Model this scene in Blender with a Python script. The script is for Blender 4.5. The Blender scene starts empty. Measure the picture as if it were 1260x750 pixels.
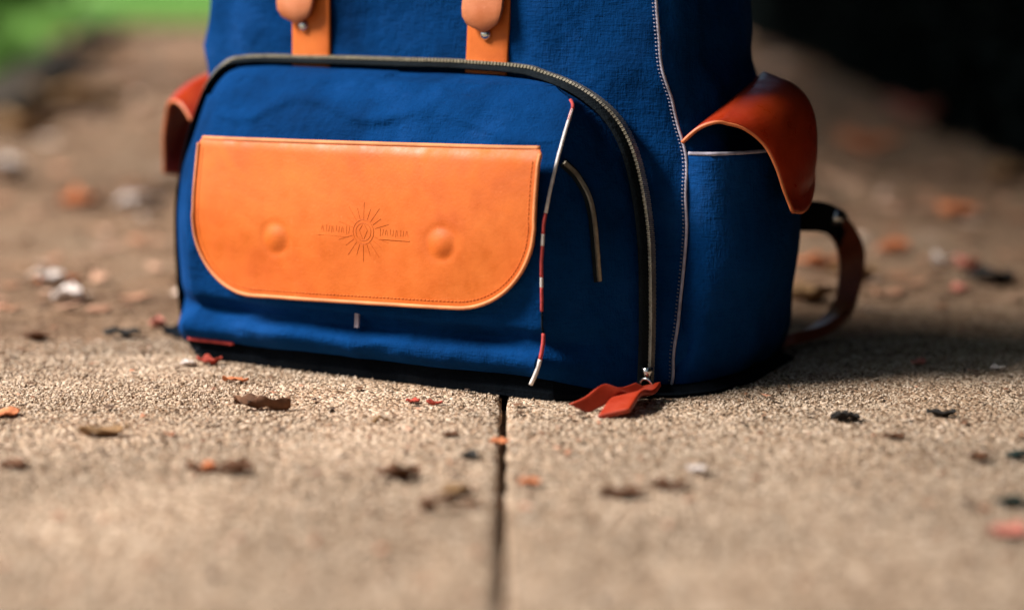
import bpy, bmesh, math, random
from mathutils import Vector, noise, Matrix
random.seed(7)
R = math.radians
sc = bpy.context.scene
col = sc.collection
# ------------------------------------------------------------------ camera, sky, sun
S = 0.776                       # layout units to metres
F, H, HOR = 2450.0, 0.29, -20.0 # focal length in photo pixels, eye height, horizon row
PHI = math.atan((375 - HOR) / F)
cam_d = bpy.data.cameras.new('camera'); cam = bpy.data.objects.new('camera', cam_d); col.objects.link(cam)
cam.location = (0, 0, H * S); cam.rotation_euler = (R(90) - PHI, 0, 0)
cam_d.sensor_width = 36; cam_d.lens = 36 * F / 1260; cam_d.clip_start = .02; cam_d.clip_end = 500
cam_d.dof.use_dof = True; cam_d.dof.focus_distance = 1.42 * S; cam_d.dof.aperture_fstop = 2.5
sc.camera = cam
SUN_AZ, SUN_EL = R(-99), R(47)       # azimuth measured from +Y towards +X
w = bpy.data.worlds.new('World'); sc.world = w; w.use_nodes = True
nt = w.node_tree
sky = nt.nodes.new('ShaderNodeTexSky'); sky.sky_type = 'NISHITA'; sky.sun_disc = False
sky.sun_elevation = SUN_EL; sky.sun_rotation = SUN_AZ; sky.dust_density = 3
nt.links.new(sky.outputs[0], nt.nodes['Background'].inputs[0]); nt.nodes['Background'].inputs[1].default_value = .05
sun_d = bpy.data.lights.new('sun', 'SUN'); sun = bpy.data.objects.new('sun', sun_d); col.objects.link(sun)
sd = Vector((math.sin(SUN_AZ) * math.cos(SUN_EL), math.cos(SUN_AZ) * math.cos(SUN_EL), math.sin(SUN_EL)))
sun.rotation_euler = sd.to_track_quat('Z', 'Y').to_euler(); sun.location = sd * 5
sun_d.energy = 5.0; sun_d.angle = R(20); sun_d.color = (1, .95, .89)
vs = sc.view_settings; vs.view_transform = 'Standard'; vs.look = 'None'; vs.gamma = 1; vs.exposure = .90
sc.cycles.use_denoising = True

# ------------------------------------------------------------------ helpers
def at(x, y, z=0.0):
    """photo pixel -> point on the level plane z (layout units)"""
    d = Vector((0, math.cos(PHI), -math.sin(PHI))) + Vector((1, 0, 0)) * ((x - 630) / F) + Vector((0, math.sin(PHI), math.cos(PHI))) * ((375 - y) / F)
    t = (z - H) / d.z
    return Vector((d.x * t, d.y * t, z))
def link(name, me, mat=None, parent=None, smooth=True):
    if mat and not me.materials: me.materials.append(mat)
    if smooth: me.polygons.foreach_set('use_smooth', [True] * len(me.polygons))
    o = bpy.data.objects.new(name, me); col.objects.link(o)
    if parent: o.parent = parent
    return o
def mk(name, vs_, fs, mat, parent=None, smooth=True):
    me = bpy.data.meshes.new(name); me.from_pydata([tuple(Vector(v) * S) for v in vs_], [], fs); me.update()
    return link(name, me, mat, parent, smooth)
def tag(o, label=None, cat=None, group=None, kind=None):
    if label: o['label'] = label
    if cat: o['category'] = cat
    if group: o['group'] = group
    if kind: o['kind'] = kind
    return o
def empty(name, loc, rz=0):
    o = bpy.data.objects.new(name, None); col.objects.link(o); o.empty_display_size = .05
    o.location = Vector(loc) * S; o.rotation_euler = (0, 0, rz); return o
def grid_faces(n, m, close=False, off=0):
    f = []
    for i in range(n - 1 + (1 if close else 0)):
        for j in range(m - 1):
            a, b = i * m + j, ((i + 1) % n) * m + j
            f.append((off + a, off + b, off + b + 1, off + a + 1))
    return f
def grid(name, P, mat, parent=None, close=False):
    n, m = len(P), len(P[0])
    return mk(name, [p for r in P for p in r], grid_faces(n, m, close), mat, parent)
def solid(o, t, off=-1, bev=0):
    m = o.modifiers.new('solidify', 'SOLIDIFY'); m.thickness = t * S; m.offset = off; m.use_even_offset = False
    if bev:
        b = o.modifiers.new('bevel', 'BEVEL'); b.width = bev * S; b.segments = 2; b.limit_method = 'ANGLE'; b.angle_limit = R(50)
    return o
def crv(pts, n):
    """n samples, evenly spaced along a Catmull-Rom curve through pts"""
    p = [Vector(q) for q in pts]; p = [p[0] * 2 - p[1]] + p + [p[-1] * 2 - p[-2]]
    out = []
    for i in range(1, len(p) - 2):
        for k in range(24):
            t = k / 24; a, b, c, d = p[i - 1:i + 3]
            out.append(.5 * ((2 * b) + (c - a) * t + (2 * a - 5 * b + 4 * c - d) * t * t + (3 * b - a - 3 * c + d) * t ** 3))
    out.append(p[-2]); L = [0]
    for i in range(1, len(out)): L.append(L[-1] + (out[i] - out[i - 1]).length)
    res = []; j = 0
    for k in range(n):
        s = L[-1] * k / (n - 1)
        while j < len(L) - 2 and L[j + 1] < s: j += 1
        e = L[j + 1] - L[j]; t = (s - L[j]) / e if e > 1e-9 else 0
        res.append(out[j].lerp(out[j + 1], min(max(t, 0), 1)))
    return res
def interp(x, tab):
    if x <= tab[0][0]: return tab[0][1]
    for (a, va), (b, vb) in zip(tab, tab[1:]):
        if x <= b:
            t = (x - a) / (b - a); t = t * t * (3 - 2 * t); return va + (vb - va) * t
    return tab[-1][1]
def smooth(x, tab):
    def lin(q):
        if q <= tab[0][0]: return tab[0][1]
        for (a, va), (b, vb) in zip(tab, tab[1:]):
            if q <= b: return va + (vb - va) * (q - a) / (b - a)
        return tab[-1][1]
    return sum(lin(x + d) for d in (-.003, -.0015, 0, .0015, .003)) / 5
def tube_data(path, rad, seg=8, caps=True):
    V, Fc = [], []; n = len(path); up = Vector((.31, .27, .91)).normalized(); prev = None
    for i, p in enumerate(path):
        t = (path[min(i + 1, n - 1)] - path[max(i - 1, 0)]).normalized()
        a = (up - t * up.dot(t)) if prev is None else (prev - t * prev.dot(t))
        if a.length < 1e-6: a = t.orthogonal()
        a.normalize(); prev = a; b = t.cross(a); r = rad(i / (n - 1)) if callable(rad) else rad
        for k in range(seg):
            an = 2 * math.pi * k / seg; V.append(p + a * (math.cos(an) * r) + b * (math.sin(an) * r))
    for i in range(n - 1):
        for k in range(seg):
            Fc.append((i * seg + k, i * seg + (k + 1) % seg, (i + 1) * seg + (k + 1) % seg, (i + 1) * seg + k))
    if caps: Fc += [tuple(range(seg - 1, -1, -1)), tuple((n - 1) * seg + k for k in range(seg))]
    return V, Fc
def tube(name, path, rad, mat, parent=None, seg=8):
    return mk(name, *tube_data(path, rad, seg), mat, parent)
class MB:
    def __init__(s): s.v, s.f = [], []
    def add(s, V, Fc):
        o = len(s.v); s.v += list(V); s.f += [tuple(o + i for i in q) for q in Fc]
    def box(s, c, ax, ay, az):
        c = Vector(c); V = [c + ax * i + ay * j + az * k for i in (-1, 1) for j in (-1, 1) for k in (-1, 1)]
        s.add(V, [(0, 1, 3, 2), (4, 6, 7, 5), (0, 4, 5, 1), (2, 3, 7, 6), (0, 2, 6, 4), (1, 5, 7, 3)])
    def build(s, name, mat, parent=None, smooth=False): return mk(name, s.v, s.f, mat, parent, smooth)
def dome(c, nrm, r, h, seg=14):
    nrm = Vector(nrm).normalized(); a = nrm.orthogonal().normalized(); b = nrm.cross(a); V = [Vector(c) + nrm * h]; Fc = []
    rings = 5
    for i in range(1, rings + 1):
        q = i / rings * math.pi / 2
        for k in range(seg):
            an = 2 * math.pi * k / seg; V.append(Vector(c) + nrm * (h * math.cos(q)) + (a * math.cos(an) + b * math.sin(an)) * (r * math.sin(q)))
    for k in range(seg): Fc.append((0, 1 + k, 1 + (k + 1) % seg))
    for i in range(rings - 1):
        for k in range(seg):
            o = 1 + i * seg; Fc.append((o + k, o + seg + k, o + seg + (k + 1) % seg, o + (k + 1) % seg))
    return V, Fc
def nz(x, y, z, s=1): return noise.noise(Vector((x * s, y * s, z * s)))

# ------------------------------------------------------------------ materials
def new_mat(name):
    m = bpy.data.materials.new(name); m.use_nodes = True; t = m.node_tree
    return m, t, t.nodes['Principled BSDF'], t.nodes.new('ShaderNodeTexCoord')
def n_noise(t, vec, scale, detail=4, rough=.6):
    n = t.nodes.new('ShaderNodeTexNoise'); n.inputs['Scale'].default_value = scale; n.inputs['Detail'].default_value = detail
    n.inputs['Roughness'].default_value = rough; t.links.new(vec, n.inputs['Vector']); return n.outputs['Fac']
def n_map(t, vec, sc_):
    n = t.nodes.new('ShaderNodeMapping'); n.inputs['Scale'].default_value = sc_; t.links.new(vec, n.inputs['Vector']); return n.outputs[0]
def n_ramp(t, fac, stops):
    n = t.nodes.new('ShaderNodeValToRGB'); e = n.color_ramp.elements
    while len(e) < len(stops): e.new(.5)
    for k, (p, c) in zip(e, stops): k.position = p; k.color = (*c, 1)
    t.links.new(fac, n.inputs[0]); return n.outputs[0]
def n_mix(t, fac, a, b, mode='MIX'):
    n = t.nodes.new('ShaderNodeMix'); n.data_type = 'RGBA'; n.blend_type = mode
    for inp, v in ((n.inputs[0], fac), (n.inputs[6], a), (n.inputs[7], b)):
        if isinstance(v, (int, float)): inp.default_value = v
        elif isinstance(v, tuple): inp.default_value = (*v, 1)
        else: t.links.new(v, inp)
    return n.outputs[2]
def n_math(t, op, a, b):
    n = t.nodes.new('ShaderNodeMath'); n.operation = op
    for inp, v in zip(n.inputs, (a, b)):
        if isinstance(v, (int, float)): inp.default_value = v
        else: t.links.new(v, inp)
    return n.outputs[0]
def n_bump(t, bs, h, strength, dist):
    n = t.nodes.new('ShaderNodeBump'); n.inputs['Strength'].default_value = strength; n.inputs['Distance'].default_value = dist
    t.links.new(h, n.inputs['Height']); t.links.new(n.outputs[0], bs.inputs['Normal'])
def canvas(name, c, wear=.25, rough=.9):
    m, t, b, tc = new_mat(name); v = tc.outputs['Object']
    big = n_noise(t, v, 14, 4); fine = n_noise(t, v, 130, 3)
    warp = n_noise(t, n_map(t, v, (900, 900, 120)), 1, 2); weft = n_noise(t, n_map(t, v, (120, 120, 900)), 1, 2)
    dark = tuple(x * .55 for x in c); lite = tuple(min(1, x * 1.5 + .004) for x in c)
    a = n_ramp(t, big, [(.3, dark), (.5, c), (.75, lite)])
    thread = n_math(t, 'ADD', warp, weft)
    a = n_mix(t, .5, a, n_ramp(t, n_math(t, 'MULTIPLY', thread, .5), [(.36, (.7,) * 3), (.5, (1,) * 3), (.66, (1.0,) * 3)]), 'MULTIPLY')
    worn = n_ramp(t, n_math(t, 'MULTIPLY', fine, big), [(.32, (0, 0, 0)), (.5, (wear,) * 3)])
    a = n_mix(t, worn, a, tuple(x * 1.45 + .015 for x in c))
    t.links.new(a, b.inputs['Base Color']); b.inputs['Roughness'].default_value = rough; b.inputs['Specular IOR Level'].default_value = .04
    cr = n_noise(t, v, 42, 5, .65)
    n_bump(t, b, n_math(t, 'ADD', n_math(t, 'ADD', n_math(t, 'MULTIPLY', thread, .4), fine), n_math(t, 'MULTIPLY', cr, 1.6)), .7, .0016); return m
def leather(name, c, d, l, rough=.42, spec=.4):
    m, t, b, tc = new_mat(name); v = tc.outputs['Object']
    big = n_noise(t, v, 22, 5); mid = n_noise(t, v, 90, 4); 
    vo = t.nodes.new('ShaderNodeTexVoronoi'); vo.inputs['Scale'].default_value = 520; t.links.new(v, vo.inputs['Vector'])
    a = n_ramp(t, big, [(.28, d), (.5, c), (.78, l)])
    a = n_mix(t, .4, a, n_ramp(t, mid, [(.3, (.72, .66, .6)), (.6, (1, 1, 1))]), 'MULTIPLY')
    sc1 = n_noise(t, n_map(t, v, (60, 60, 700)), 1, 3, .7); sc2 = n_noise(t, n_map(t, v, (420, 420, 50)), 1, 3, .7)
    a = n_mix(t, n_ramp(t, n_math(t, 'MULTIPLY', sc1, sc2), [(.34, (0, 0, 0)), (.46, (.35,) * 3)]), a, tuple(min(1, x * 1.1 + .03) for x in l))
    t.links.new(a, b.inputs['Base Color']); b.inputs['Specular IOR Level'].default_value = spec
    t.links.new(n_ramp(t, mid, [(.3, (rough - .1,) * 3), (.7, (rough + .15,) * 3)]), b.inputs['Roughness'])
    n_bump(t, b, n_math(t, 'ADD', n_math(t, 'MULTIPLY', vo.outputs['Distance'], .2), mid), .22, .0009); return m
def plain(name, c, rough=.7, metal=0, var=.25, scale=60, spec=.3):
    m, t, b, tc = new_mat(name)
    f = n_noise(t, tc.outputs['Object'], scale, 4)
    t.links.new(n_ramp(t, f, [(.3, tuple(x * (1 - var) for x in c)), (.7, tuple(min(1, x * (1 + var)) for x in c))]), b.inputs['Base Color'])
    b.inputs['Roughness'].default_value = rough; b.inputs['Metallic'].default_value = metal; b.inputs['Specular IOR Level'].default_value = spec
    n_bump(t, b, f, .3, .001); return m
M = {}
M['blue'] = canvas('blue_canvas', (.0006, .0305, .122))
M['blue_side'] = M['blue']
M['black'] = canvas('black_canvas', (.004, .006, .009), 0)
M['webbing'] = canvas('black_webbing', (.006, .007, .009), .02)
M['orange'] = leather('orange_leather', (.56, .113, .006), (.51, .088, .004), (.59, .138, .012), .58)
M['tan'] = leather('tan_leather', (.52, .165, .065), (.46, .12, .035), (.56, .21, .10), .5)
M['red'] = leather('red_leather', (.32, .024, .004), (.23, .014, .003), (.40, .042, .007), .34)
M['brown'] = leather('brown_leather', (.22, .045, .016), (.13, .026, .010), (.30, .07, .025), .4)
M['edge'] = plain('raw_leather_edge', (.56, .20, .075), .7)
M['tape'] = canvas('zip_tape', (.008, .011, .014), 0)
M['teeth'] = plain('aged_zip_metal', (.42, .37, .29), .42, .8, .3, 200)
M['silver'] = plain('silver_metal', (.72, .71, .68), .25, 1, .1)
M['white'] = plain('white_seam_tape', (.36, .33, .40), .85, 0, .35, 160)
M['red_tape'] = plain('red_selvedge_thread', (.42, .055, .05), .85, 0, .3, 200)
M['selv'] = plain('white_selvedge', (.66, .62, .60), .85, 0, .25, 160)
M['stitch'] = plain('pale_stitch', (.22, .21, .28), .85, 0, .3, 300)
M['ostitch'] = plain('orange_stitch', (.62, .16, .03), .8, 0, .3, 300)

def concrete(name, tint=1.0, dirty=False):
    m, t, b, tc = new_mat(name); geo = t.nodes.new('ShaderNodeNewGeometry'); v = geo.outputs['Position']
    vo = t.nodes.new('ShaderNodeTexVoronoi'); vo.inputs['Scale'].default_value = 400; t.links.new(v, vo.inputs['Vector'])
    v2 = t.nodes.new('ShaderNodeTexVoronoi'); v2.inputs['Scale'].default_value = 250; t.links.new(v, v2.inputs['Vector'])
    sep = t.nodes.new('ShaderNodeSeparateColor'); t.links.new(vo.outputs['Color'], sep.inputs[0])
    sep2 = t.nodes.new('ShaderNodeSeparateColor'); t.links.new(v2.outputs['Color'], sep2.inputs[0])
    k = lambda c: tuple(x * tint for x in c)
    grain = n_ramp(t, sep.outputs[0], [(0, k((.09, .055, .03))), (.16, k((.29, .19, .125))), (.5, k((.405, .300, .215))), (.85, k((.50, .395, .30))), (1, k((.64, .51, .41)))])
    g2 = n_ramp(t, sep2.outputs[1], [(0, (.55, .5, .46)), (.2, (.9, .88, .86)), (1, (1, 1, 1))])
    a = n_mix(t, .8, grain, g2, 'MULTIPLY')
    st = n_noise(t, v, 7, 5, .65); st2 = n_noise(t, n_map(t, v, (1, 1, 1)), 28, 4)
    a = n_mix(t, .75, a, n_ramp(t, st, [(.3, (.62, .54, .46)), (.48, (.92, .9, .88)), (.7, (1, 1, 1))]), 'MULTIPLY')
    a = n_mix(t, .6, a, n_ramp(t, st2, [(.28, (.6, .5, .42)), (.5, (1, .98, .96)), (.75, (1, 1, 1))]), 'MULTIPLY')
    if dirty:
        s3 = n_noise(t, v, 3.2, 6, .7); s4 = n_noise(t, v, 11, 3)
        a = n_mix(t, .9, a, n_ramp(t, s3, [(.34, (.42, .32, .26)), (.5, (.95, .82, .72)), (.68, (1, 1, .98))]), 'MULTIPLY')
        a = n_mix(t, n_ramp(t, s4, [(.56, (0, 0, 0)), (.7, (.6, .6, .6))]), a, (.26, .135, .075))
    t.links.new(a, b.inputs['Base Color']); b.inputs['Roughness'].default_value = .95; b.inputs['Specular IOR Level'].default_value = .15
    h = n_math(t, 'ADD', n_math(t, 'MULTIPLY', vo.outputs['Distance'], -1), n_math(t, 'MULTIPLY', sep2.outputs[0], .6))
    n_bump(t, b, h, .9, .003); return m
M['slab'] = concrete('sandy_concrete', 1.24)
M['old_slab'] = concrete('weathered_earthy_concrete', .74, True)
m, t, b, tc = new_mat('sandy_grit'); g_ = t.nodes.new('ShaderNodeNewGeometry')
t.links.new(n_ramp(t, g_.outputs['Random Per Island'], [(0, (.07, .04, .022)), (.14, (.20, .13, .08)), (.45, (.37, .275, .198)), (.8, (.455, .36, .27)), (1, (.56, .45, .36))]), b.inputs['Base Color']); b.inputs['Roughness'].default_value = .95; b.inputs['Specular IOR Level'].default_value = .15
M['grit'] = m
M['sand'] = plain('joint_sand', (.07, .045, .028), .95, 0, .5, 200)
M['soil'] = plain('dark_soil', (.035, .024, .016), .95, 0, .4, 30)
M['lawn'] = plain('lawn_green', (.14, .30, .06), .9, 0, .4, 6)
def leaf_mat(name, c, trans=.3, var=.35):
    m, t, b, tc = new_mat(name)
    f = n_noise(t, tc.outputs['Object'], 9, 3)
    a = n_ramp(t, f, [(.3, tuple(x * (1 - var) for x in c)), (.7, tuple(x * (1 + var) for x in c))])
    t.links.new(a, b.inputs['Base Color']); b.inputs['Roughness'].default_value = .6; b.inputs['Specular IOR Level'].default_value = .2
    tr = t.nodes.new('ShaderNodeBsdfTranslucent'); t.links.new(a, tr.inputs[0]); mx = t.nodes.new('ShaderNodeMixShader'); mx.inputs[0].default_value = trans
    t.links.new(b.outputs[0], mx.inputs[1]); t.links.new(tr.outputs[0], mx.inputs[2]); t.links.new(mx.outputs[0], t.nodes['Material Output'].inputs[0]); return m
M['grass'] = leaf_mat('grass_blades', (.20, .41, .085), .45); M['shrub'] = leaf_mat('shrub_leaves', (.19, .42, .09), .45)
M['hedge'] = leaf_mat('shade_tinted_hedge_leaves', (.0035, .006, .006), .02)  # deep shade is put into the near-black leaf colour
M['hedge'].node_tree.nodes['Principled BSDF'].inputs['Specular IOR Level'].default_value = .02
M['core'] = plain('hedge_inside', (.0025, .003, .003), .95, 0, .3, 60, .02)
M['bark'] = plain('bark', (.06, .042, .03), .9, 0, .4)

# ------------------------------------------------------------------ ground, path, lawn
mk('ground', [(-220, -60, -.09), (220, -60, -.09), (220, 400, -.09), (-220, 400, -.09)], [(0, 1, 2, 3)], M['lawn'])['kind'] = 'structure'
pe = lambda y: -1.22 - (y - 5.5) * .175                       # left edge of the path
# bed under the slabs
path = mk('path', [(-3.4, -2, -.012), (2.4, -2, -.012), (2.4, 14.6, -.012), (-3.4, 14.6, -.012)], [(0, 1, 2, 3)], M['sand']); path['kind'] = 'structure'
JX, JY, SW, SD, GAP = -.0055, 1.56, .95, 1.12, .0056
def slab_mesh(n, seed):
    V = []; random.seed(seed)
    hw, hd = SW / 2 - GAP / 2, SD / 2 - GAP / 2
    for i in range(n):
        for j in range(n):
            x, y = i / (n - 1) * 2 - 1, j / (n - 1) * 2 - 1
            px, py = x * hw, y * hd
            z = .0012 * nz(px, py, seed, 9) + .0006 * nz(px, py, seed + 4, 60)
            ed = min(hw - abs(px), hd - abs(py))
            if ed < .004: z -= .0022 + .0012 * random.random()
            if i in (0, n - 1): px += random.uniform(-.0014, .0014)
            if j in (0, n - 1): py += random.uniform(-.0014, .0014)
            V.append((px, py, z))
    Fc = [tuple(reversed(f)) for f in grid_faces(n, n)]; Fc = [tuple(reversed(f)) for f in Fc]
    ring = [i * n for i in range(n)] + [(n - 1) * n + j for j in range(1, n)] + [i * n + n - 1 for i in range(n - 2, -1, -1)] + [j for j in range(n - 2, 0, -1)]
    o = len(V); V += [(V[k][0], V[k][1], -.028) for k in ring]; L = len(ring)
    for k in range(L): Fc.append((ring[k], o + k, o + (k + 1) % L, ring[(k + 1) % L]))
    me = bpy.data.meshes.new('slab'); me.from_pydata([tuple(Vector(v) * S) for v in V], [], Fc); me.update(); me.materials.append(M['slab'])
    me.polygons.foreach_set('use_smooth', [True] * len(me.polygons)); return me
fine = slab_mesh(150, 3); coarse = slab_mesh(24, 11); rear = slab_mesh(90, 17)
for me_ in (coarse, rear): me_.materials[0] = M['old_slab']
for r in range(-2, 12):
    for c in range(-4, 3):
        x, y = JX + (c + .5) * SW, JY + (r + .5) * SD
        if r >= 1 and r % 2: x += SW * .5
        near = r in (-1, 0) and c in (-1, 0)
        o = link('slab', fine if near and r < 0 else (rear if near else coarse), None, path, False)
        o.location = Vector((x, y, 0 if near else random.uniform(-.0015, .0015))) * S
# lawn border on the left and across the far end
bed = mk('planting_bed', [], [], M['soil'])
V = []
ys = [3.9 + k * .25 for k in range(43)]
for y in ys: e = pe(y) + .06 * nz(0, y, 3, 1.3); V += [(-40, y, .05), (e - .05, y, .05), (e, y, -.02)]
bed.data.from_pydata([tuple(Vector(v) * S) for v in V], [], grid_faces(len(ys), 3)); bed['kind'] = 'structure'
mk('lawn', [(-60, 14.3, .03), (60, 14.3, .03), (60, 60, .03), (-60, 60, .03)], [(0, 1, 2, 3)], M['lawn'])['kind'] = 'structure'
random.seed(21)
gb = MB()
def blade(p, h, wd):
    a = random.uniform(0, 6.28); d = Vector((math.cos(a), math.sin(a), 0)); s = Vector((-d.y, d.x, 0)) * wd; l = d * h * random.uniform(.1, .6)
    gb.add([p - s, p + s, p + l * .4 + Vector((0, 0, h * .6)) + s * .7, p + l * .4 + Vector((0, 0, h * .6)) - s * .7, p + l + Vector((0, 0, h))], [(0, 1, 2, 3), (3, 2, 4)])
for k in range(15000):
    y = random.uniform(3.95, 14.3); x = pe(y) - .18 - abs(random.gauss(0, 1.3)); blade(Vector((x, y, .045)), random.uniform(.05, .14), .006)
for k in range(16000):
    y = 14.35 + abs(random.gauss(0, 5)); x = random.uniform(-6, 1) * y / 14.3; blade(Vector((x, y, .03)), random.uniform(.06, .16), .009)
tag(gb.build('grass', M['grass']), 'blurred green grass beyond the far end of the path', 'grass', None, 'stuff')
def leaf_cloud(n, fn, size):
    b = MB()
    for k in range(n):
        p, out = fn(); d = (Vector((random.gauss(0, 1), random.gauss(0, 1), random.gauss(0, 1))) + out * .8).normalized()
        a = d.orthogonal().normalized(); a.rotate(Matrix.Rotation(random.uniform(0, 6.28), 3, d)); c = d.cross(a); s = size * random.uniform(.6, 1.4)
        b.add([p - a * s, p + c * s * .42 + d * s * .12, p + a * s, p - c * s * .42 + d * s * .12], [(0, 1, 2), (0, 2, 3)])
    return b
def shrub(pos, r, h, n, label):
    root = empty('shrub', pos); tag(root, label, 'shrub', 'bright green shrubs along the left lawn edge')
    sb = MB()
    for k in range(9):
        a = random.uniform(0, 6.28); q = r * random.uniform(.2, .6)
        sb.add(*tube_data(crv([(0, 0, 0), (math.cos(a) * q * .4, math.sin(a) * q * .4, h * .35), (math.cos(a) * q, math.sin(a) * q, h * .75)], 6), lambda t: .014 * (1 - .7 * t), 6))
    sb.build('stem', M['bark'], root, True)
    blobs = [(Vector((random.uniform(-.55, .55) * r, random.uniform(-.55, .55) * r, random.uniform(.35, .8) * h)), random.uniform(.3, .5) * r) for _ in range(11)]
    def fn():
        c, q = random.choice(blobs); d = Vector((random.gauss(0, 1), random.gauss(0, 1), random.gauss(0, 1))).normalized()
        p = c + d * q * random.uniform(.6, 1.05); p.z = max(p.z, .03); return p, d
    leaf_cloud(n, fn, .035).build('crown', M['shrub'], root)
shrub((pe(6.2) - .30, 6.2, .04), .46, .80, 4200, 'bright green shrub at the left edge of the picture')
shrub((pe(10.4) - .6, 10.4, .04), .55, .6, 2200, 'smaller green shrub behind the nearest one, further along the lawn edge')
# dark hedge along the right side, running past the camera
hx = lambda y: .80 + (y - 3.2) * .072 - max(0, y - 7) * .032
hedge = empty('hedge', (hx(5) + .3, 5, 0)); tag(hedge, 'hedge with deep shade put into its near-black leaf colour along the right side of the path', 'hedge')
HB = Vector((hx(5) + .3, 5, 0))
cv = []
hy = [-7 + k * .5 for k in range(45)]
for y in hy:
    x = hx(y) + .09
    for (dx, z) in ((0, -.02), (-.02, .8), (0, 2.2), (.15, 2.5), (.5, 2.5), (.62, 2.2), (.62, -.02)):
        cv.append(Vector((x + dx + .03 * nz(y, z, dx, 2), y, z)) - HB)
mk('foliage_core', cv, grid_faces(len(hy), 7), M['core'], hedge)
def hfn():
    y = random.uniform(1.2, 15) if random.random() < .75 else random.uniform(-7, 15); z = random.random() ** 1.6 * 2.56; x = hx(y) + .07 + .05 * nz(y, z, 1, 3) + random.gauss(0, .03)
    if z > 2.45: x += random.uniform(0, .6)
    return Vector((x, y, max(z, .01))) - HB, Vector((-1, 0, .3))
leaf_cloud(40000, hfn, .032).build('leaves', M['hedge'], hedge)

# unseen leafy crowns added on the left to shade the right of the path
def added_shade_tree(pos, label, cy0, cy1, cx0, cx1, cz0, cz1, n):
    root = empty('added_shade_tree', pos); tag(root, label, 'added_shade_tree'); tp = Vector(pos)
    cc = Vector(((cx0 + cx1) / 2, (cy0 + cy1) / 2, (cz0 + cz1) / 2)) - tp
    tb_ = MB(); tb_.add(*tube_data(crv([(0, 0, -.05), (.03, .02, cz0 * .5), (cc.x * .3, cc.y * .3, cz0)], 14), lambda t: .11 * (1 - .5 * t), 12))
    for k in range(10):
        e = Vector((random.uniform(cx0, cx1), random.uniform(cy0, cy1), random.uniform(cz0, cz1))) - tp
        tb_.add(*tube_data(crv([(cc.x * .24, cc.y * .24, cz0 * .85), (e.x * .55, e.y * .55, (cz0 + e.z) * .5), tuple(e)], 10), lambda t: .05 * (1 - .85 * t), 7))
    tb_.build('trunk', M['bark'], root, True)
    blobs = [(Vector((random.uniform(cx0, cx1), random.uniform(cy0, cy1), random.uniform(cz0, cz1))) - tp, random.uniform(.32, .55)) for _ in range(95)]
    def fn():
        c, q = random.choice(blobs); d = Vector((random.gauss(0, 1), random.gauss(0, 1), random.gauss(0, 1))).normalized()
        return c + d * q * random.uniform(.4, 1.05), d
    leaf_cloud(n, fn, .085).build('crown', M['shrub'], root)
added_shade_tree((-1.9, -1.2, 0), 'added unseen leafy canopy behind the camera on the left, shading the right', -2.8, 2.2, -1.72, -.2, 2.6, 3.4, 32000)
added_shade_tree((-2.7, 5.2, 0), 'added unseen leafy canopy beside the path ahead, above the picture, shading the right', 2.8, 9.0, -2.3, -.1, 2.6, 3.4, 40000)

# ------------------------------------------------------------------ the backpack
TH = R(31)
BO = at(668, 495)
bag = empty('backpack', BO, -TH)
tag(bag, 'blue canvas backpack with orange leather flap and straps standing on the pavement', 'backpack')
CU = -.168                                           # centre line of the bag

# main body: rounded-box rings
aw = [(0, .244), (.03, .249), (.10, .248), (.165, .243), (.20, .231), (.24, .219), (.30, .216), (.40, .206), (.47, .19), (.50, .15)]
def body_f(wz): return interp(wz, [(0, .060), (.05, .070), (.12, .081), (.17, .084)])
def body_b(wz): return interp(wz, [(0, .108), (.05, .106), (.12, .101), (.17, .096), (.25, .084), (.42, .08), (.5, .055)])
def body_pt(an, wz):
    a = interp(wz, aw); b = body_b(wz); e = 2 / 6
    c, s = math.cos(an), math.sin(an)
    u = CU + (a if c > 0 else min(a, .2175)) * math.copysign(abs(c) ** e, c); v = body_f(wz) + b + b * math.copysign(abs(s) ** e, s)
    n = Vector((c, s, 0))
    d = .0042 * nz(u * 3, v * 3, wz * .7, 9) + .0026 * nz(u, v, wz * .5 + 2, 34)
    if wz > .2: d += .007 * max(0, math.sin((u * .9 + .25 * wz) * 75)) * min(1, (wz - .2) / .06) * min(1, max(0, (u + .09) / .06))   # sagging pleats at the right
    rg = 1 - abs(nz(u * 1.2 + wz * .5, v, wz * .6, 15)); d += .0035 * max(0, rg - .8) / .2
    p = Vector((u, v, wz)) + n * d
    return p
ws = [.002 + k * .0085 for k in range(58)]
P = [[body_pt(2 * math.pi * k / 200, z) for z in ws] for k in range(200)]
V = [p for r in P for p in r]; Fc = grid_faces(200, len(ws), True)
V.append(Vector((CU, .185, .502))); V.append(Vector((CU, .185, .004))); m_ = len(ws)
for k in range(200): Fc += [(k * m_ + m_ - 1, ((k + 1) % 200) * m_ + m_ - 1, len(V) - 2), (((k + 1) % 200) * m_, k * m_, len(V) - 1)]
body = mk('main_body', V, Fc, M['blue'], bag)
# black base panel that carries the pocket's overhang
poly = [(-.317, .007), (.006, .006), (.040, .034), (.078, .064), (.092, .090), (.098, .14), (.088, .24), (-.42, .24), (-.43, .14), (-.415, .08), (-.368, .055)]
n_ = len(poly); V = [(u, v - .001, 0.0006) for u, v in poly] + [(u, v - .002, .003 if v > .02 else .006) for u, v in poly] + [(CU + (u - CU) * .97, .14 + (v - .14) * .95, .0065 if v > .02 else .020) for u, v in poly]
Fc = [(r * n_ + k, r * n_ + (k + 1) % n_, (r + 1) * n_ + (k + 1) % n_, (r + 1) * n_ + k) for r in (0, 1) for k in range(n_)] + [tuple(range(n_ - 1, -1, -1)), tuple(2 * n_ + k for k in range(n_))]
bp = mk('base_panel', V, Fc, M['black'], bag, False)

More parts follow.
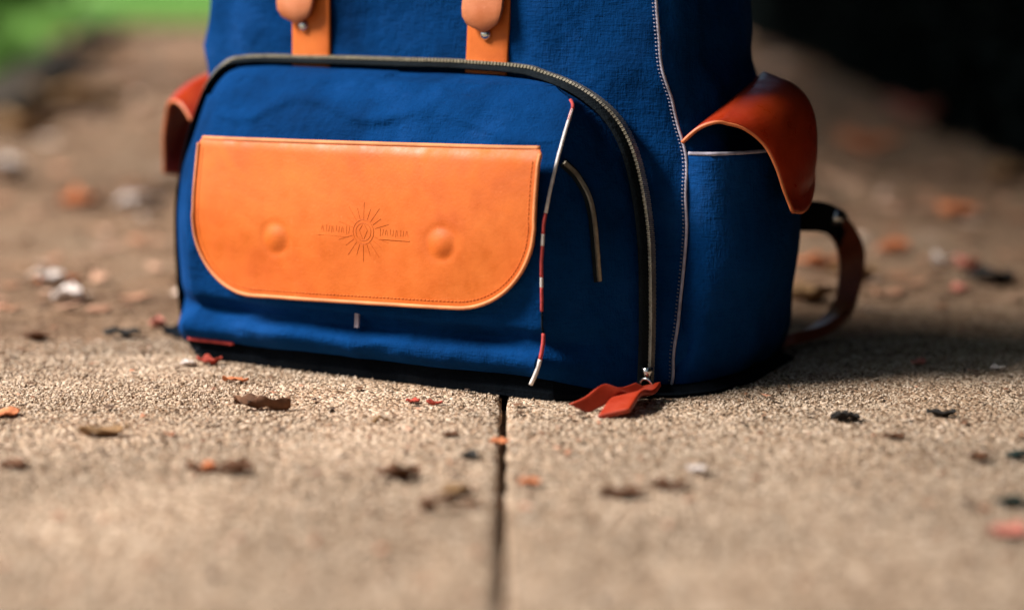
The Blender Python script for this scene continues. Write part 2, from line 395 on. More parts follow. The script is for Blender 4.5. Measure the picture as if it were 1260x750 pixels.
# front pocket -------------------------------------------------
pv = [(.0165, .004), (.021, -.006), (.029, -.010), (.035, -.006), (.0385, .008), (.042, .006), (.052, -.004), (.10, -.007), (.128, -.005), (.150, .004), (.172, .0155), (.19, .0255), (.208, .037), (.218, .052)]
eR = [(.017, -.003), (.05, .0012), (.0724, .0016), (.135, .0030), (.172, .0025), (.208, .003), (.218, -.022)]
eL = [(.017, -.321), (.03, -.318), (.039, -.3105), (.05, -.312), (.0724, -.313), (.135, -.312), (.172, -.308), (.208, -.312), (.218, -.298)]
def panel_pt(s, wz):
    l, r = smooth(wz, eL), smooth(wz, eR); u = l + (r - l) * s
    k = 4 * s * (1 - s); v = smooth(wz, pv) - .005 * k ** .6 * (1 if wz > .05 else .4)
    ke = min(1, 5 * k); rg = 1 - abs(nz(u * .8 + wz * .3, wz * 2.0, 3, 13)); v += ke * (.0030 * nz(u * 1.0, wz * 2.4, 5, 16) + .0014 * nz(u, wz, 8, 45) - .0028 * max(0, rg - .82) / .18)
    if wz < .04: v += .0016 * nz(u, wz * .3, 1, 55)
    return Vector((u, v, wz + .0012 * nz(u, 1, 3, 14) * (1 if wz < .06 else .3)))
wl = [.0165 + k * (.218 - .0165) / 92 for k in range(93)]
pocket = grid('front_pocket', [[panel_pt(s / 110, z) for z in wl] for s in range(111)], M['blue'], bag)
# gusset from the panel edge out to the zip loop
ZV = .070
loopR = [(.0490, .050, .0015), (.0450, .059, .06), (.0375, .067, .123), (.022, ZV, .1755), (-.004, ZV, .204), (-.050, ZV + .004, .2205), (-.11, ZV + .006, .2245)]
loopT = [(-.17, ZV + .006, .2250), (-.25, ZV + .006, .2258), (-.318, ZV + .004, .2252)]
loopL = [(-.340, ZV, .2140), (-.356, ZV, .190), (-.372, ZV, .150), (-.381, ZV, .105), (-.381, ZV, .05), (-.376, ZV, .004)]
loop = crv(loopR + loopT + loopL, 260)
zz = [.0165 + (.218 - .0165) * k / 40 for k in range(41)]
edge = crv([panel_pt(1, z) for z in zz] + [panel_pt(1 - k / 40, .218) for k in range(1, 40)] + [panel_pt(0, z) for z in reversed(zz)], 260)
G = []
for i in range(260):
    r_ = []
    for j in range(15):
        t = j / 14; p = edge[i].lerp(loop[i], t); q = (p - Vector((CU, p.y, .10))); q.normalize()
        bul = (.0015 if p.x > CU else .008) * math.sin(math.pi * t) * (1 if p.z < .2 else .4) + .0025 * nz(p.x, p.y, p.z, 30) * math.sin(math.pi * t)
        r_.append(p + q * bul)
    G.append(r_)
gus = grid('pocket_gusset', G, M['blue_side'], bag)
# skirt behind the zip to the body
sk = [[p, p.lerp(Vector((CU, .09, .1)), .05) + Vector((0, .016, 0))] for p in loop]
# main zip: tape + teeth
def normal_out(p): q = p - Vector((CU, p.y, .11)); q = Vector((q.x * .5 if p.z > .2 and -.33 < p.x < -.05 else q.x, 0, q.z)); return q.normalized()
zp = [p for p in loop]
T1, T2 = [], []
for i, p in enumerate(zp):
    o = normal_out(p); T1.append([p + o * .004 + Vector((0, .012, 0)), p + o * .006 + Vector((0, .004, 0)), p + o * .005 + Vector((0, -.004, 0)), p + o * .003 + Vector((0, -.007, 0))])
zt = grid('main_zip', T1, M['tape'], bag); solid(zt, .0012, 1)
tb = MB()
tc_ = crv([p + normal_out(p) * .0085 + Vector((0, .004, 0)) for p in zp[4:200:3]], 420)
for i in range(1, 419):
    t = (tc_[i + 1] - tc_[i - 1]).normalized(); o = normal_out(tc_[i]); b_ = t.cross(o)
    tb.box(tc_[i], t * .00055, o * .0012, b_ * (.0040 if i % 2 else .0034))
tag(tb.build('teeth', M['teeth'], zt), kind='stuff')
# body piping along the outside of the zip
tube('piping', crv([p + normal_out(p) * .0055 + Vector((0, .0125, 0)) for p in zp[::4]], 160), .0016, M['blue_side'], bag, 6)
# small curved zip on the right gusset
def gpt(i, t):
    k = t * 14; j = min(int(k), 13); f = k - j; return G[i][j].lerp(G[i][j + 1], f)
sz = crv([gpt(58, .06), gpt(53, .30), gpt(45, .45), gpt(28, .55)], 60)
so = Vector((.9, -.4, .1)).normalized()
st_ = []
for i, p in enumerate(sz):
    t = (sz[min(i + 1, 59)] - sz[max(i - 1, 0)]).normalized(); b_ = t.cross(so).normalized(); st_.append([p + so * .0020 - b_ * .0034, p + so * .0030, p + so * .0020 + b_ * .0034])
szo = grid('side_zip', st_, M['tape'], bag); solid(szo, .0012, 0)
tb = MB()
s2 = crv([p + so * .0042 for p in sz], 110)
for i in range(1, 109):
    t = (s2[i + 1] - s2[i - 1]).normalized(); b_ = t.cross(so).normalized(); tb.box(s2[i], t * .00045, so * .001, b_ * .0012)
tag(tb.build('teeth', M['teeth'], szo), kind='stuff')
# selvedge tape down the right edge of the panel: white and red lengths
def edge_path(z0, z1, n, s=1): return [panel_pt(s, z0 + (z1 - z0) * k / (n - 1)) + Vector((.0012 if s else -.0012, -.0015, 0)) for k in range(n)]
for z0, z1, mt in ((.2095, .196, 'red_tape'), (.2035, .134, 'selv'), (.134, .120, 'red_tape'), (.120, .112, 'selv'), (.112, .090, 'red_tape'), (.090, .083, 'selv'), (.083, .066, 'red_tape'), (.066, .050, 'tape')):
    rr = .0012 if mt != 'tape' else .0008
    tube('selvedge_tape', edge_path(z0, z1, 10), rr, M[mt], pocket, 6)
tube('selvedge_tape', crv([panel_pt(1, .050) + Vector((.0012, -.0015, 0)), Vector((.0025, -.0045, .042)), Vector((.0015, -.0065, .032))], 10), .0014, M['red_tape'], pocket, 6)
tube('selvedge_tape', crv([Vector((.0015, -.0065, .032)), Vector((-.001, -.0075, .023)), Vector((-.006, -.0065, .0135))], 10), .0016, M['selv'], pocket, 6)
tube('hem_thread', crv([panel_pt(s, .0168) + Vector((0, -.001, -.0006)) for s in (0, .03, .06, .1, .14)], 24), .0014, M['red_tape'], pocket, 6)
# small pale tab under the flap
tb = MB(); c0 = panel_pt(.497, .0485) + Vector((0, -.0022, 0)); tb.box(c0, Vector((.0018, 0, 0)), Vector((0, .0009, 0)), Vector((0, .0006, .0085)))
tb.build('woven_tag', M['white'], pocket)
# front leather flap
FL, FR = -.3020, -.0008
def flap_v(u, wz):
    s = (u - FL) / (FR - FL); k = max(0, 4 * s * (1 - s)); t = (.178 - wz) / .12
    v = -.0025 - .0095 * math.sin(min(1, max(0, t) * 1.6) * math.pi / 2) - .006 * k ** .7
    if wz > .168: v += .004 * ((wz - .168) / .010) ** 2
    v += .0014 * nz(u, wz, 4, 20)
    for (ru, rw) in ((-.2205, .1035), (-.0740, .1095)):
        d = math.hypot(u - ru, wz - rw)
        v -= .0017 * math.exp(-(d / .0070) ** 3) ; v += .0006 * math.exp(-((d - .0115) / .0025) ** 2)
    return v
def flap_top(u): return .1742 + (u - FL) / (FR - FL) * .0042
def flap_bot(u):
    s = (u - FL) / (FR - FL); b = .0568 + .0095 * s; r, rh = .060, .057; d = min(u - FL, FR - u)
    if d < r: b += rh * (1 - math.sqrt(max(0, 1 - (1 - d / r) ** 2)))
    return b
us = []
for k in range(131):
    t = k / 130; us.append(FL + (FR - FL) * (.5 - .5 * math.cos(math.pi * t)) * .5 + (FR - FL) * t * .5)
FP = []
for u in us:
    t0, b0 = flap_top(u), flap_bot(u)
    d = min(u - FL, FR - u)
    if d < .004: t0 -= .004 * (1 - d / .004) ** 2
    FP.append([Vector((u, flap_v(u, b0 + (t0 - b0) * j / 60), b0 + (t0 - b0) * j / 60)) for j in range(61)])
flap = grid('front_flap', FP, M['orange'], bag); solid(flap, .0042, -1, .0014)
# pale burnished rim all round the flap
rim = []
for k in range(40): u = FL; 
outl = [Vector((u, flap_v(u, flap_bot(u)) - .0008, flap_bot(u))) for u in us]
outl = [Vector((FL + .0008, flap_v(FL, flap_top(FL)) - .0002, flap_top(FL) - .004))] + outl + [Vector((FR - .0008, flap_v(FR, flap_top(FR)) - .0002, flap_top(FR) - .004))]
ed_ = lambda u, dx: [Vector((u + dx, flap_v(u, z) - .0006, z)) for z in [flap_top(u) - .004 + (flap_bot(u) - flap_top(u) + .004) * k / 8 for k in range(8)]]
outl = crv(ed_(FL, .0004) + outl[1:-1] + ed_(FR, -.0004)[::-1], 300)
tube('leather_rim', outl, .0015, M['edge'], flap, 6)
tube('top_rim', crv([Vector((FL + .003 + (FR - FL - .006) * k / 30, flap_v(FL + (FR - FL) * k / 30, flap_top(FL + (FR - FL) * k / 30)) - .0001, flap_top(FL + (FR - FL) * k / 30) - .0004)) for k in range(31)], 120), .0019, M['edge'], flap, 6)
sb = MB()
cen = Vector((CU + .02, 0, .13))
for i in range(2, 296, 1):
    p = outl[i]; t = (outl[i + 1] - outl[i - 1]).normalized(); inn = Vector((-t.z, 0, t.x)); 
    if inn.dot(Vector((-.15, 0, .13)) - p) < 0: inn = -inn
    q = p + inn * .0048; q.y = flap_v(q.x, q.z) - .0002
    if i % 2: sb.box(q, t * .0010, inn * .0002, Vector((0, .0003, 0)))
tag(sb.build('stitching', M['ostitch'], flap), kind='stuff')
# pressed emblem: sunburst crest with a word-like band
eb = MB()
EC = (-.1400, .1135)
def stroke(pts, r=.00016):
    q = [Vector((EC[0] + x, flap_v(EC[0] + x, EC[1] + z) - .0001, EC[1] + z)) for x, z in pts]
    eb.add(*tube_data(q, r, 5))
for k in range(20):
    a = 2 * math.pi * k / 20; r0, r1 = .0095, (.0215 if k % 2 else .0175)
    if abs(math.sin(a)) < .2: continue
    stroke([(math.cos(a) * r0 * 1.05, math.sin(a) * r0), (math.cos(a) * r1 * 1.05, math.sin(a) * r1)])
for rr in (.0088, .0064): stroke([(math.cos(6.283 * k / 28) * rr, math.sin(6.283 * k / 28) * rr) for k in range(29)])
for sx in (-1, 1):
    stroke([(sx * .0005, -.0052), (sx * .0035, .001), (sx * .001, .005)]); stroke([(sx * .013, -.0042), (sx * .040, -.0042)], .0003)
    for k in range(6):
        x = sx * .0145 + sx * k * .0044
        stroke([(x, -.0022 + .0008 * (k % 3)), (x + .0004 * (k % 2), .0034 - .0009 * (k % 2))], .00013)
        stroke([(x + .002, -.0016), (x + .0016 * ((k + 1) % 2) + .001, .0028)], .00012)
tag(eb.build('emblem', M['orange'], flap), label='pressed sunburst crest in the middle of the flap')
# vertical straps and rounded tabs
def bfront(u, wz):
    best = None
    for k in range(200):
        an = math.pi + math.pi * k / 199; p = body_pt(an, wz)
        d = abs(p.x - u)
        if best is None or d < best[0]: best = (d, p.y)
    return best[1]
def strip(name, cl, half, lift, mat, th, rnd=None, parent=bag):
    n = 26; pts = crv(cl, n); Pg = []
    for i, p in enumerate(pts):
        hw = half
        if rnd:
            dist = (p - pts[0]).length
            if dist < half: hw = math.sqrt(max(1e-6, half ** 2 - (half - dist) ** 2))
        Pg.append([Vector((p.x + hw * (k / 4 - 1), p.y - lift + .0012 * abs(k / 4 - 1) ** 2 , p.z)) for k in range(9)])
    o = grid(name, Pg, mat, parent); solid(o, th, 0, .0009); return o
for (ub, ut, wb, tu, tw) in ((-.2562, -.2566, .2275, -.2655, .2600), (-.0960, -.0925, .2225, -.0945, .2555)):
    vb = bfront(ub, wb + .03); 
    s_ = strip('leather_strap', [(ub, vb - .001, wb - .006), (ub * .6 + ut * .4, vb, wb + .025), (ut, vb, .30), (ut, vb - .003, .34)], .0180, .0035, M['orange'], .0034)
    t_ = strip('strap_tab', [(tu, vb - .0055, tw), (tu, vb - .009, tw + .01), (tu + .001, vb - .0075, tw + .03), (tu + .003, vb - .007, .34), (tu + .003, vb - .012, .40)], .0172, .0035, M['tan'], .0036, True)
    V, Fc = dome((tu + .004 if tu < -.2 else tu, vb - .0055, tw - .0025), (0, -1, 0), .0045, .004)
    mk('snap_stud', V, Fc, M['silver'], s_)
# white seam tape running down the right front corner
def side_u(v, wz): 
    a = interp(wz, aw); b = body_b(wz); q = (v - body_f(wz) - b) / b
    return CU + a * (max(0, 1 - min(1, abs(q)) ** 6)) ** (1 / 6)
def on_side(z, dv):
    tgt = body_f(z) + dv; best = None
    for k in range(120):
        p = body_pt(-math.pi / 2 + math.pi / 2 * k / 119, z)
        if best is None or abs(p.y - tgt) + abs(p.x - side_u(tgt, z)) < best[0]: best = (abs(p.y - tgt) + abs(p.x - side_u(tgt, z)), p)
    return best[1]
seam = [on_side(.004 + .40 * k / 39, .016) + Vector((.0016, -.0012, 0)) for k in range(40)]
seam = [seam[0]] + [(seam[k - 1] + seam[k] * 2 + seam[k + 1]) / 4 for k in range(1, 39)] + [seam[-1]]
seam = crv(seam, 150)
smo = tube('seam_piping', seam, .0012, M['white'], bag, 6)
sb = MB()
for i in range(2, 148, 1):
    t = (seam[i + 1] - seam[i - 1]).normalized(); sb.box(seam[i] + Vector((-.0022, -.0010, 0)), Vector((.0010, -.0008, 0)), Vector((0, .0004, 0)), t * .0004)
tag(sb.build('stitching', M['stitch'], smo), kind='stuff')

# side pockets with leather flaps
def mir(p, m): return Vector((2 * CU - p[0], p[1], p[2])) if m else Vector(p)
def side_pocket(m):
    root = None; Pg = []
    for k in range(49):
        tau = k / 48; r_ = []
        for j in range(30):
            wz = .002 + .168 * j / 29
            v = .062 + .215 * tau + (.0 if wz > .1 else 0)
            v0 = body_f(wz) + .017; v = v0 + (.275 - v0) * tau
            ub = side_u(body_f(wz) + .017, wz) + .0015 - (.024 if m else 0); bl = interp(wz, [(0, .022), (.03, .030), (.10, .040), (.168, .040)])
            u = ub + bl * max(0, math.sin(math.pi * min(1, tau * 1.0) ** .72)) ** .62
            p = Vector((u, v, wz)); p += Vector((1, -.3, 0)) * (.0035 * nz(v * 1.4, wz, 3, 18) * math.sin(math.pi * tau))
            r_.append(mir(p, m))
        Pg.append(r_)
    o = grid('side_pocket', Pg, M['blue_side'], bag); solid(o, .002, 0)
    hem = [Pg[k][29] + Vector((0, 0, 0)) for k in range(49)]
    tube('hem_tape', crv(hem[0:46], 110), .0016, M['white'], o, 6)
    # flap: Coons patch between front edge, ridge, back edge and lower edge
    Fe = crv([(.0832, .105, .1932), (.0977, .115, .1885), (.1092, .125, .1767), (.1167, .13, .161), (.1213, .135, .1433), (.1258, .14, .1285)], 31)
    Be = crv([(.0600, .235, .2225), (.0800, .237, .2120), (.0935, .237, .1945), (.1045, .228, .165), (.1120, .212, .1390)], 31)
    Rg = crv([(.0832, .105, .1932), (.0820, .14, .2082), (.0765, .19, .2190), (.0600, .235, .2225)], 25)
    Bt = crv([(.1258, .14, .1285), (.1225, .165, .1255), (.1180, .19, .129), (.1120, .212, .1390)], 25)
    At = crv([(.0580, .097, .1780), (.0560, .13, .1880), (.0500, .19, .2040), (.0440, .235, .2140)], 25)
    Ft = crv([(.0560, .093, .1800), (.0660, .098, .1890), (.0832, .105, .1932)], 9)
    Q = []
    for i in range(25):
        s = i / 24; row = []
        for j in range(8):
            t = j / 8; p = At[i].lerp(Rg[i], t); p.z += (.0045 * (1 - s) ** 3 - .001) * math.sin(math.pi * t); row.append(p)
        for j in range(31):
            t = j / 30
            c = Fe[j] * (1 - s) + Be[j] * s + Rg[i] * (1 - t) + Bt[i] * t
            c -= Fe[0] * ((1 - s) * (1 - t)) + Fe[30] * ((1 - s) * t) + Be[0] * (s * (1 - t)) + Be[30] * (s * t)
            c += Vector((.009, 0, .009)) * math.sin(math.pi * s) ** .7 * math.sin(math.pi * min(1, t * 1.15)) ** .8
            row.append(c)
        Q.append([mir(p, m) for p in row])
    f = grid('pocket_flap', Q, M['red'], bag); solid(f, .0032, 0, .0008)
    rimp = [Q[0][j] for j in range(39)] + [Q[i][38] for i in range(1, 25)]
    tube('leather_rim', crv(rimp[::2], 120), .0014, M['redge'], f, 6)
M['redge'] = plain('burnished_edge', (.55, .15, .05), .5)
side_pocket(False); side_pocket(True)
# zip slider, ring and folded leather pull
zs = MB(); e0 = zp[3] + Vector((.008, -.002, .006))
zs.add(*tube_data([e0 + Vector((0, 0, .006)), e0 + Vector((0, 0, .002)), e0 - Vector((0, 0, .004))], lambda t: .0045 - .002 * t, 8))
sl = zs.build('zip_slider', M['silver'], bag, True)
rc = e0 + Vector((.003, -.006, -.0065)); ring = [rc + Vector((math.cos(a) * .0052, -.002 * math.sin(a), math.sin(a) * .0062)) for a in [6.2832 * k / 20 for k in range(21)]]
mk('ring', *tube_data(ring, .0012, 6), M['silver'], sl)
def rib(name, cl, wdir, half, mat, th, n=24):
    pts = crv(cl, n); o = grid(name, [[p + Vector(wdir) * (half * (k / 3 - 1)) for k in range(7)] for p in pts], mat, bag); solid(o, th, 0, .0006); return o
q = rc - Vector((0, .002, .004))
M['redp'] = leather('pull_leather', (.29, .022, .006), (.21, .014, .004), (.36, .038, .010), .45)
rib('zip_pull', [q + Vector((.000, .001, .004)), q + Vector((.002, -.014, .001)), q + Vector((.006, -.040, -q.z + .011)), q + Vector((.009, -.064, -q.z + .0035))], (.86, .42, .25), .0110, M['redp'], .0036)
rib('zip_pull', [q + Vector((-.001, -.001, .004)), q + Vector((-.007, -.016, .002)), q + Vector((-.010, -.034, -q.z + .013)), q + Vector((-.015, -.048, -q.z + .0070)), q + Vector((-.022, -.058, -q.z + .003))], (.62, .60, -.45), .0075, M['redp'], .0036)
# shoulder-strap ends at the back: webbing tab, rivet, leather loop
def back_strap(m):
    u0 = .078
    t = rib('strap_anchor', [mir((u0 - .03, .268, .108), m), mir((u0 - .004, .292, .107), m), mir((u0, .32, .103), m), mir((u0, .352, .094), m), mir((u0, .36, .085), m)], (.35, -.15, .92), .0125, M['webbing'], .006)
    V, Fc = dome(mir((u0 + .006, .328, .103), m), (.5 if not m else -.5, -.8, .35), .0066, .006); mk('rivet', V, Fc, M['silver'], t)
    rib('shoulder_strap', [mir((u0 - .004, .349, .097), m), mir((u0, .372, .078), m), mir((u0 + .001, .379, .054), m), mir((u0, .364, .023), m), mir((u0 - .002, .315, .010), m), mir((u0 - .01, .262, .0085), m)], (.80 if not m else -.80, .52, .3), .011, M['brown'], .009, 40)
back_strap(False); back_strap(True)
# lid over the top of the bag (above the frame) with carry handle
L_ = []
for i in range(81):
    an = math.pi * .97 + math.pi * 1.06 * i / 80; r_ = []
    for j in range(24):
        z = .335 + .165 * j / 23; p = body_pt(an, z); q2 = p - Vector((CU, .165, p.z)); r_.append(p + q2.normalized() * (.010 - .004 * j / 23))
    L_.append(r_ + [Vector((CU + (r_[-1].x - CU) * .5, .16 + (r_[-1].y - .16) * .5, .512)), Vector((CU, .165, .514))])
solid(grid('lid', L_, M['blue'], bag), .003, 0)
tube('carry_handle', crv([(CU - .05, .26, .49), (CU - .045, .27, .52), (CU, .275, .535), (CU + .045, .27, .52), (CU + .05, .26, .49)], 30), .007, M['brown'], bag)

# ------------------------------------------------------------------ litter on the pavement
LM = {'brown': plain('dry_brown_leaf', (.115, .050, .024), .85, 0, .5, 120), 'dark': plain('dark_decayed_leaf', (.022, .019, .017), .8, 0, .4, 120), 'orange': plain('orange_petal', (.50, .17, .07), .8, 0, .35, 120),
      'pink': plain('pink_petal', (.55, .20, .15), .8, 0, .3, 120), 'white': plain('pale_petal', (.62, .54, .50), .8, 0, .25, 120), 'tan': plain('tan_leaf', (.26, .15, .07), .85, 0, .4, 120), 'red': plain('red_petal', (.36, .05, .03), .8, 0, .4, 120),
      'green': plain('dark_green_leaf', (.012, .026, .022), .6, 0, .4, 120)}
def leaf(name, px, L, W, mat, label, cat, rz=0, curl=.4, fold=.3, lift=.0, grp=None, pointy=1.0):
    """a small thin curled leaf or petal, length along x"""
    p = at(*px); n, m = 13, 7; V = []; sd_ = random.random() * 50
    for side in (1, 0):
        for i in range(n):
            t = i / (n - 1) * 2 - 1; wd = W / 2 * max(.06, (1 - abs(t) ** (2 * pointy))) ** .75 * (1 + .35 * nz(t * 2, sd_, 1, 1.7) + .22 * random.uniform(-1, 1))
            for j in range(m):
                s = j / (m - 1) * 2 - 1
                z = curl * L * .5 * (t * t) * .5 + fold * abs(s) ** 1.5 * wd + .16 * min(L, .05) * nz(t, s, sd_, 1.8) + .0012 + (.0006 if side else 0)
                V.append(Vector((t * L / 2, s * wd + .06 * L * nz(t, sd_, 3, 1.3), z)))
    mz = min(v.z for v in V); V = [v - Vector((0, 0, mz - .0006)) for v in V]
    a = n * m; Fc = [tuple(reversed(f)) for f in grid_faces(n, m)] + grid_faces(n, m, False, a)
    ring = [i * m for i in range(n)] + [(n - 1) * m + j for j in range(1, m)] + [i * m + m - 1 for i in range(n - 2, -1, -1)] + [j for j in range(m - 2, 0, -1)]
    for k in range(len(ring)): x, y = ring[k], ring[(k + 1) % len(ring)]; Fc.append((x, y, a + y, a + x))
    o = mk(name, V, Fc, LM[mat]); o.location = Vector((p.x, p.y, lift)) * S; o.rotation_euler = (0, 0, R(rz)); tag(o, label, cat, grp); return o
def twig(px, L, r, mat, label, rz=0, bend=.15, hump=.004):
    p = at(*px); path = crv([(-L / 2, bend * L * .3, r), (-L * .2, -bend * L * .3, r + hump), (L * .15, bend * L * .2, r + hump * .4), (L / 2, -bend * L * .4, r)], 16)
    o = tube('twig', path, lambda t: r * (1.15 - .7 * t + .25 * math.sin(t * 17)), LM[mat], None, 7); o.location = Vector((p.x, p.y, .0005)) * S; o.rotation_euler = (0, 0, R(rz)); tag(o, label, 'twig'); return o
DL, PT = 'dry_leaf', 'petal'
# near and in focus
leaf(DL, (323, 505), .040, .009, 'brown', 'thin curled brown leaf lying just in front of the front pocket', 'leaf', -6, .35, .9)
leaf(DL, (128, 538), .032, .009, 'tan', 'faint thin curled tan leaf on the left pavement, left of the red bud', 'leaf', 4, .6, .6)
leaf(DL, (18, 576), .018, .012, 'brown', 'small dark brown leaf scrap at the left edge of the picture', 'leaf', 0, .2, .5)
leaf(DL, (238, 579), .009, .012, 'brown', 'tiny dark leaf scrap touching the orange bud on its left', 'leaf', 30, .5, .5)
leaf('flower_bud', (257, 581), .010, .010, 'orange', 'orange bud between two brown leaf scraps, left foreground', 'bud', 20, .8, .9)
leaf(DL, (289, 584), .022, .012, 'brown', 'reddish brown rolled leaf just right of the orange bud', 'leaf', 4, .3, .8)
leaf(DL, (490, 591), .027, .013, 'brown', 'brown rolled leaf lying left of the pavement joint in the foreground', 'leaf', 8, .3, .8)
leaf(DL, (555, 538), .011, .007, 'brown', 'tiny brown crumb of leaf nearest the bag, left of the joint', 'leaf', 5, .4, .6)
leaf(DL, (577, 565), .012, .010, 'dark', 'small black leaf scrap just left of the pavement joint', 'leaf', -25, .4, .8)
twig((556, 629), .034, .003, 'brown', 'blurred brown twig lying left of the joint in the foreground', 5)
leaf(PT, (615, 547), .013, .009, 'orange', 'pale orange petal lying across the pavement joint', 'petal', 0, .3, .3, .0005)
leaf(PT, (652, 598), .014, .012, 'orange', 'orange petal just right of the pavement joint', 'petal', 20, .5, .4)
leaf(PT, (560, 608), .018, .012, 'tan', 'tan petal left of the joint, behind the blurred twig', 'petal', 30, .3, .3)
leaf(DL, (766, 613), .026, .012, 'brown', 'longer brown leaf in the foreground, right of the joint', 'leaf', 6, .3, .6)
leaf(DL, (822, 603), .024, .009, 'brown', 'thin brown leaf beside the longer one, right of the joint', 'leaf', -3, .4, .5)
leaf(PT, (857, 582), .012, .012, 'white', 'pale pink petal in front of the zip pull', 'petal', 45, .5, .4)
leaf(DL, (1040, 518), .020, .014, 'dark', 'black leaf lying right of the bag in sharp focus', 'leaf', 0, .35, .7)
leaf(DL, (1158, 514), .020, .008, 'dark', 'thin black leaf right of the broader black leaf', 'leaf', -8, .6, .6)
leaf(DL, (1100, 541), .016, .006, 'brown', 'slender brown leaf between and below the two black leaves', 'leaf', 15, .3, .6)
leaf(DL, (1205, 569), .014, .012, 'brown', 'small dark brown scrap near the right edge of the picture', 'leaf', 10, .6, .7)
leaf(DL, (1254, 566), .018, .015, 'green', 'dark green leaf at the right edge, above another one', 'leaf', 12, .3, .5)
leaf(DL, (1246, 623), .024, .014, 'green', 'blurred dark green leaf above the pink petal at the right edge', 'leaf', -4, .3, .5)
leaf(PT, (1242, 661), .022, .016, 'pink', 'large pink petal at the lower right edge of the picture', 'petal', -12, .5, .5)
leaf(PT, (1130, 449), .014, .010, 'pink', 'pink petal behind the black leaves, right of the shoulder strap', 'petal', 28, .5, .5)
leaf(PT, (1228, 456), .012, .010, 'white', 'white petal near the right edge, right of a pink petal', 'petal', 0, .3, .4)
leaf(PT, (508, 497), .010, .008, 'red', 'tiny red petal at the foot of the bag left of the joint', 'petal', 0, .5, .5)
leaf(PT, (535, 499), .012, .005, 'red', 'thin red sliver of petal at the foot of the bag, nearest the joint', 'petal', -10, .5, .5)
leaf(PT, (290, 471), .020, .007, 'orange', 'pale orange petal lying against the left foot of the bag', 'petal', -4, .2, .4)
leaf(PT, (232, 451), .013, .011, 'white', 'white petal beside the bottom left corner of the bag', 'petal', 20, .5, .5)
leaf(PT, (258, 449), .020, .011, 'red', 'dark red crumpled petal under the bottom left corner of the bag', 'petal', -8, .6, .6)
leaf(PT, (6, 513), .020, .014, 'orange', 'orange petal cut by the left edge of the picture', 'petal', 18, .4, .4)
twig((470, 522), .012, .0014, 'tan', 'tiny tan stalk on the pavement in front of the flap', 30)
# behind the bag, left
leaf(PT, (84, 373), .030, .034, 'white', 'white petal lying on the path left of the bag', 'petal', 10, .7, .7)
leaf(PT, (66, 350), .026, .030, 'white', 'cream petal just behind the white one, left of the bag', 'petal', 30, .9, .7)
leaf(PT, (92, 349), .014, .020, 'orange', 'orange petal touching the cream one, left of the bag', 'petal', 70, .9, .7)
leaf(PT, (48, 352), .012, .014, 'orange', 'small rusty petal left of the cream one', 'petal', 0, .9, .7)
leaf(PT, (194, 403), .014, .016, 'pink', 'round pink petal close to the left side of the bag', 'petal', 0, .9, .8)
leaf(DL, (150, 416), .030, .014, 'dark', 'black leaf left of the bag, between pink and white petals', 'leaf', 3, .3, .6)
leaf(DL, (224, 350), .020, .02, 'brown', 'dark leaf against the left side of the bag', 'leaf', 3, .3, .6)
leaf(DL, (45, 420), .022, .012, 'brown', 'brown leaf scrap in front of the white petals on the left', 'leaf', 3, .4, .6)
leaf(PT, (8, 222), .06, .10, 'white', 'large blurred whitish petal at the left edge, far along the path', 'petal', 10, .9, .6)
leaf(PT, (100, 255), .06, .06, 'orange', 'blurred orange petal on the path above the white petals', 'petal', 40, .7, .6)
leaf(PT, (170, 258), .06, .06, 'white', 'blurred cream petal between the orange one and the bag', 'petal', 10, .4, .5)
leaf(DL, (95, 135), .28, .22, 'tan', 'blurred brown leaf on the far path near the lawn edge', 'leaf', 10, .5, .4)
leaf(DL, (30, 170), .14, .16, 'tan', 'blurred tan leaf at the far left of the path', 'leaf', 60, .6, .5)
leaf(DL, (110, 72), .45, .3, 'tan', 'farthest tan leaf, near the end of the path', 'leaf', 0, .4, .5)
# behind the bag, right
leaf(PT, (1190, 332), .026, .030, 'pink', 'brightest pink petal on the shaded path right of the strap', 'petal', 10, .9, .7)
leaf(PT, (1180, 361), .016, .020, 'pink', 'pink petal just below the brightest one, right of the strap', 'petal', 0, .9, .7)
leaf(PT, (1160, 330), .022, .030, 'white', 'greyish petal left of the brightest pink one', 'petal', 20, .8, .7)
leaf(PT, (1100, 312), .040, .026, 'orange', 'blurred salmon petal just right of the leather strap loop', 'petal', 15, .6, .6)
leaf(PT, (1180, 270), .05, .06, 'orange', 'rusty petal farther up the shaded path', 'petal', 35, .6, .6)
leaf(PT, (1070, 190), .09, .10, 'orange', 'blurred rusty petal right of the side pocket flap', 'petal', 75, .7, .6)
leaf(PT, (1130, 150), .14, .14, 'pink', 'dim pink petal far up the path before the dark hedge', 'petal', 50, .7, .6)
leaf(PT, (1240, 222), .07, .06, 'tan', 'dim tan leaf at the foot of the hedge by the right edge', 'leaf', 5, .5, .6)
leaf(DL, (1050, 345), .05, .03, 'tan', 'tan leaf seen next to the outside of the strap loop', 'leaf', 0, .5, .5)
leaf(DL, (1215, 350), .05, .03, 'dark', 'black leaf right of the pink petals under the hedge', 'leaf', -10, .4, .5)
leaf(DL, (1000, 372), .05, .04, 'tan', 'tan leaf seen through the strap loop', 'leaf', 25, .6, .6)
leaf(PT, (1005, 330), .05, .03, 'orange', 'salmon petal seen through the upper part of the strap loop', 'petal', -15, .6, .6)
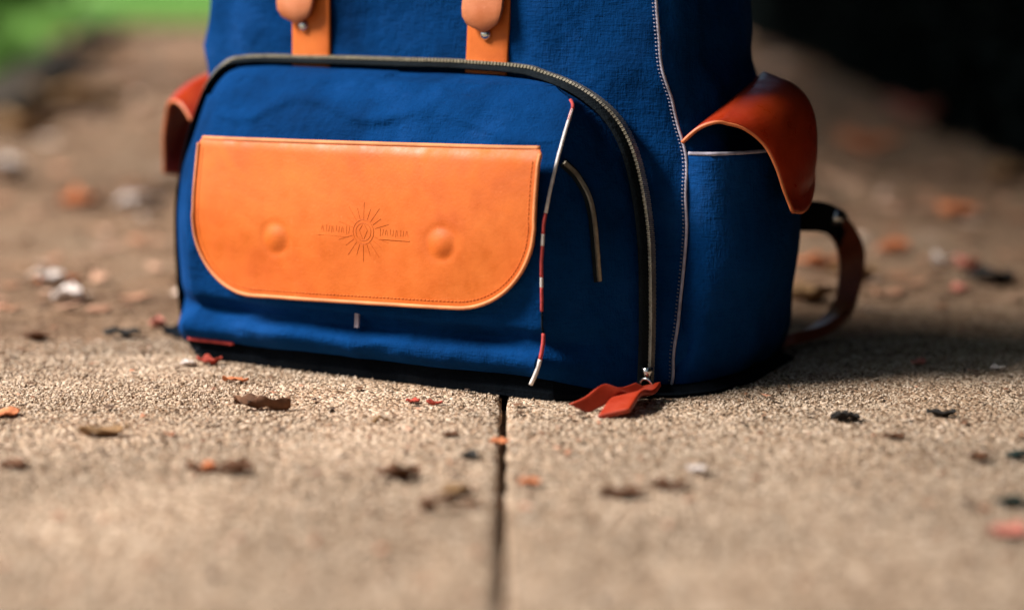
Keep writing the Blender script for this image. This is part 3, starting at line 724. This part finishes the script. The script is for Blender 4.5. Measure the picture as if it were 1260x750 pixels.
# loose grit (uncountable): low-poly grains half sunk into the slabs
random.seed(5)
def grit(n, x0, x1, y0, y1, s0, s1, name, label):
    V, Fc = [], []
    for k in range(n):
        y = random.uniform(y0, y1); x = random.uniform(x0, x1) * y / 1.4; s = random.uniform(s0, s1) * (1.5 if random.random() < .04 else 1)
        if abs(x - JX) < GAP * .7: continue
        o = len(V); a = random.uniform(0, 6.28); ca, sa = math.cos(a) * s, math.sin(a) * s; e = random.uniform(.6, 1.0); z = random.uniform(-.2, .35) * s
        V += [(x + ca, y + sa, z), (x - sa * e, y + ca * e, z), (x - ca, y - sa, z), (x + sa * e, y - ca * e, z), (x + s * .2, y, z + s * .75)]
        Fc += [(o, o + 1, o + 4), (o + 1, o + 2, o + 4), (o + 2, o + 3, o + 4), (o + 3, o, o + 4)]
    tag(mk(name, V, Fc, M['grit'], None, False), label, 'grit', None, 'stuff')
grit(80000, -.42, .42, .85, 1.62, .0007, .0018, 'grit', 'sandy grit scattered over the pavement round the bag')

# leaf crumbs and litter too small and many to count
def crumbs(n, name, label, fn, s0, s1, stops):
    m, t, b, tc = new_mat(name + '_bits'); g = t.nodes.new('ShaderNodeNewGeometry')
    t.links.new(n_ramp(t, g.outputs['Random Per Island'], stops), b.inputs['Base Color']); b.inputs['Roughness'].default_value = .9
    V, Fc = [], []
    for k in range(n):
        x, y = fn(); s = random.uniform(s0, s1) * max(1, y / 2.2); a = random.uniform(0, 6.28); e = random.uniform(.25, .7); o = len(V)
        ax, ay = Vector((math.cos(a), math.sin(a), 0)) * s, Vector((-math.sin(a), math.cos(a), 0)) * s * e; c = Vector((x, y, .0022)); up = Vector((0, 0, s))
        V += [c - ax + up * random.uniform(0, .3), c - ax * .2 + ay, c + ax * random.uniform(.6, 1) + up * random.uniform(0, .5), c + ax * .1 - ay + up * random.uniform(0, .3), c + up * .12 + Vector((0, 0, .0008))]
        Fc += [(o, o + 3, o + 4), (o + 3, o + 2, o + 4), (o + 2, o + 1, o + 4), (o + 1, o, o + 4), (o, o + 1, o + 2, o + 3)]
    tag(mk(name, V, Fc, m, None, False), label, 'litter', None, 'stuff')
def far():
    while 1:
        y = 1.75 + 7 * random.random() ** 1.5; x = random.uniform(-.30, .30) * y
        if pe(y) < x < hx(y) + .05: return x, y
crumbs(1000, 'leaf_litter', 'blurred scattered petals and leaf litter over the path behind the bag', far, .008, .022, [(0, (.04, .025, .015)), (.3, (.20, .10, .05)), (.6, (.34, .15, .08)), (.85, (.46, .27, .18)), (1, (.60, .48, .40))])
def close():
    y = random.uniform(.9, 1.7); return random.uniform(-.27, .27) * y, y
crumbs(420, 'leaf_crumbs', 'tiny brown crumbs of leaf scattered over the pavement round the bag', close, .0018, .0055, [(0, (.03, .018, .012)), (.5, (.12, .06, .03)), (.8, (.30, .12, .06)), (1, (.45, .25, .17))])
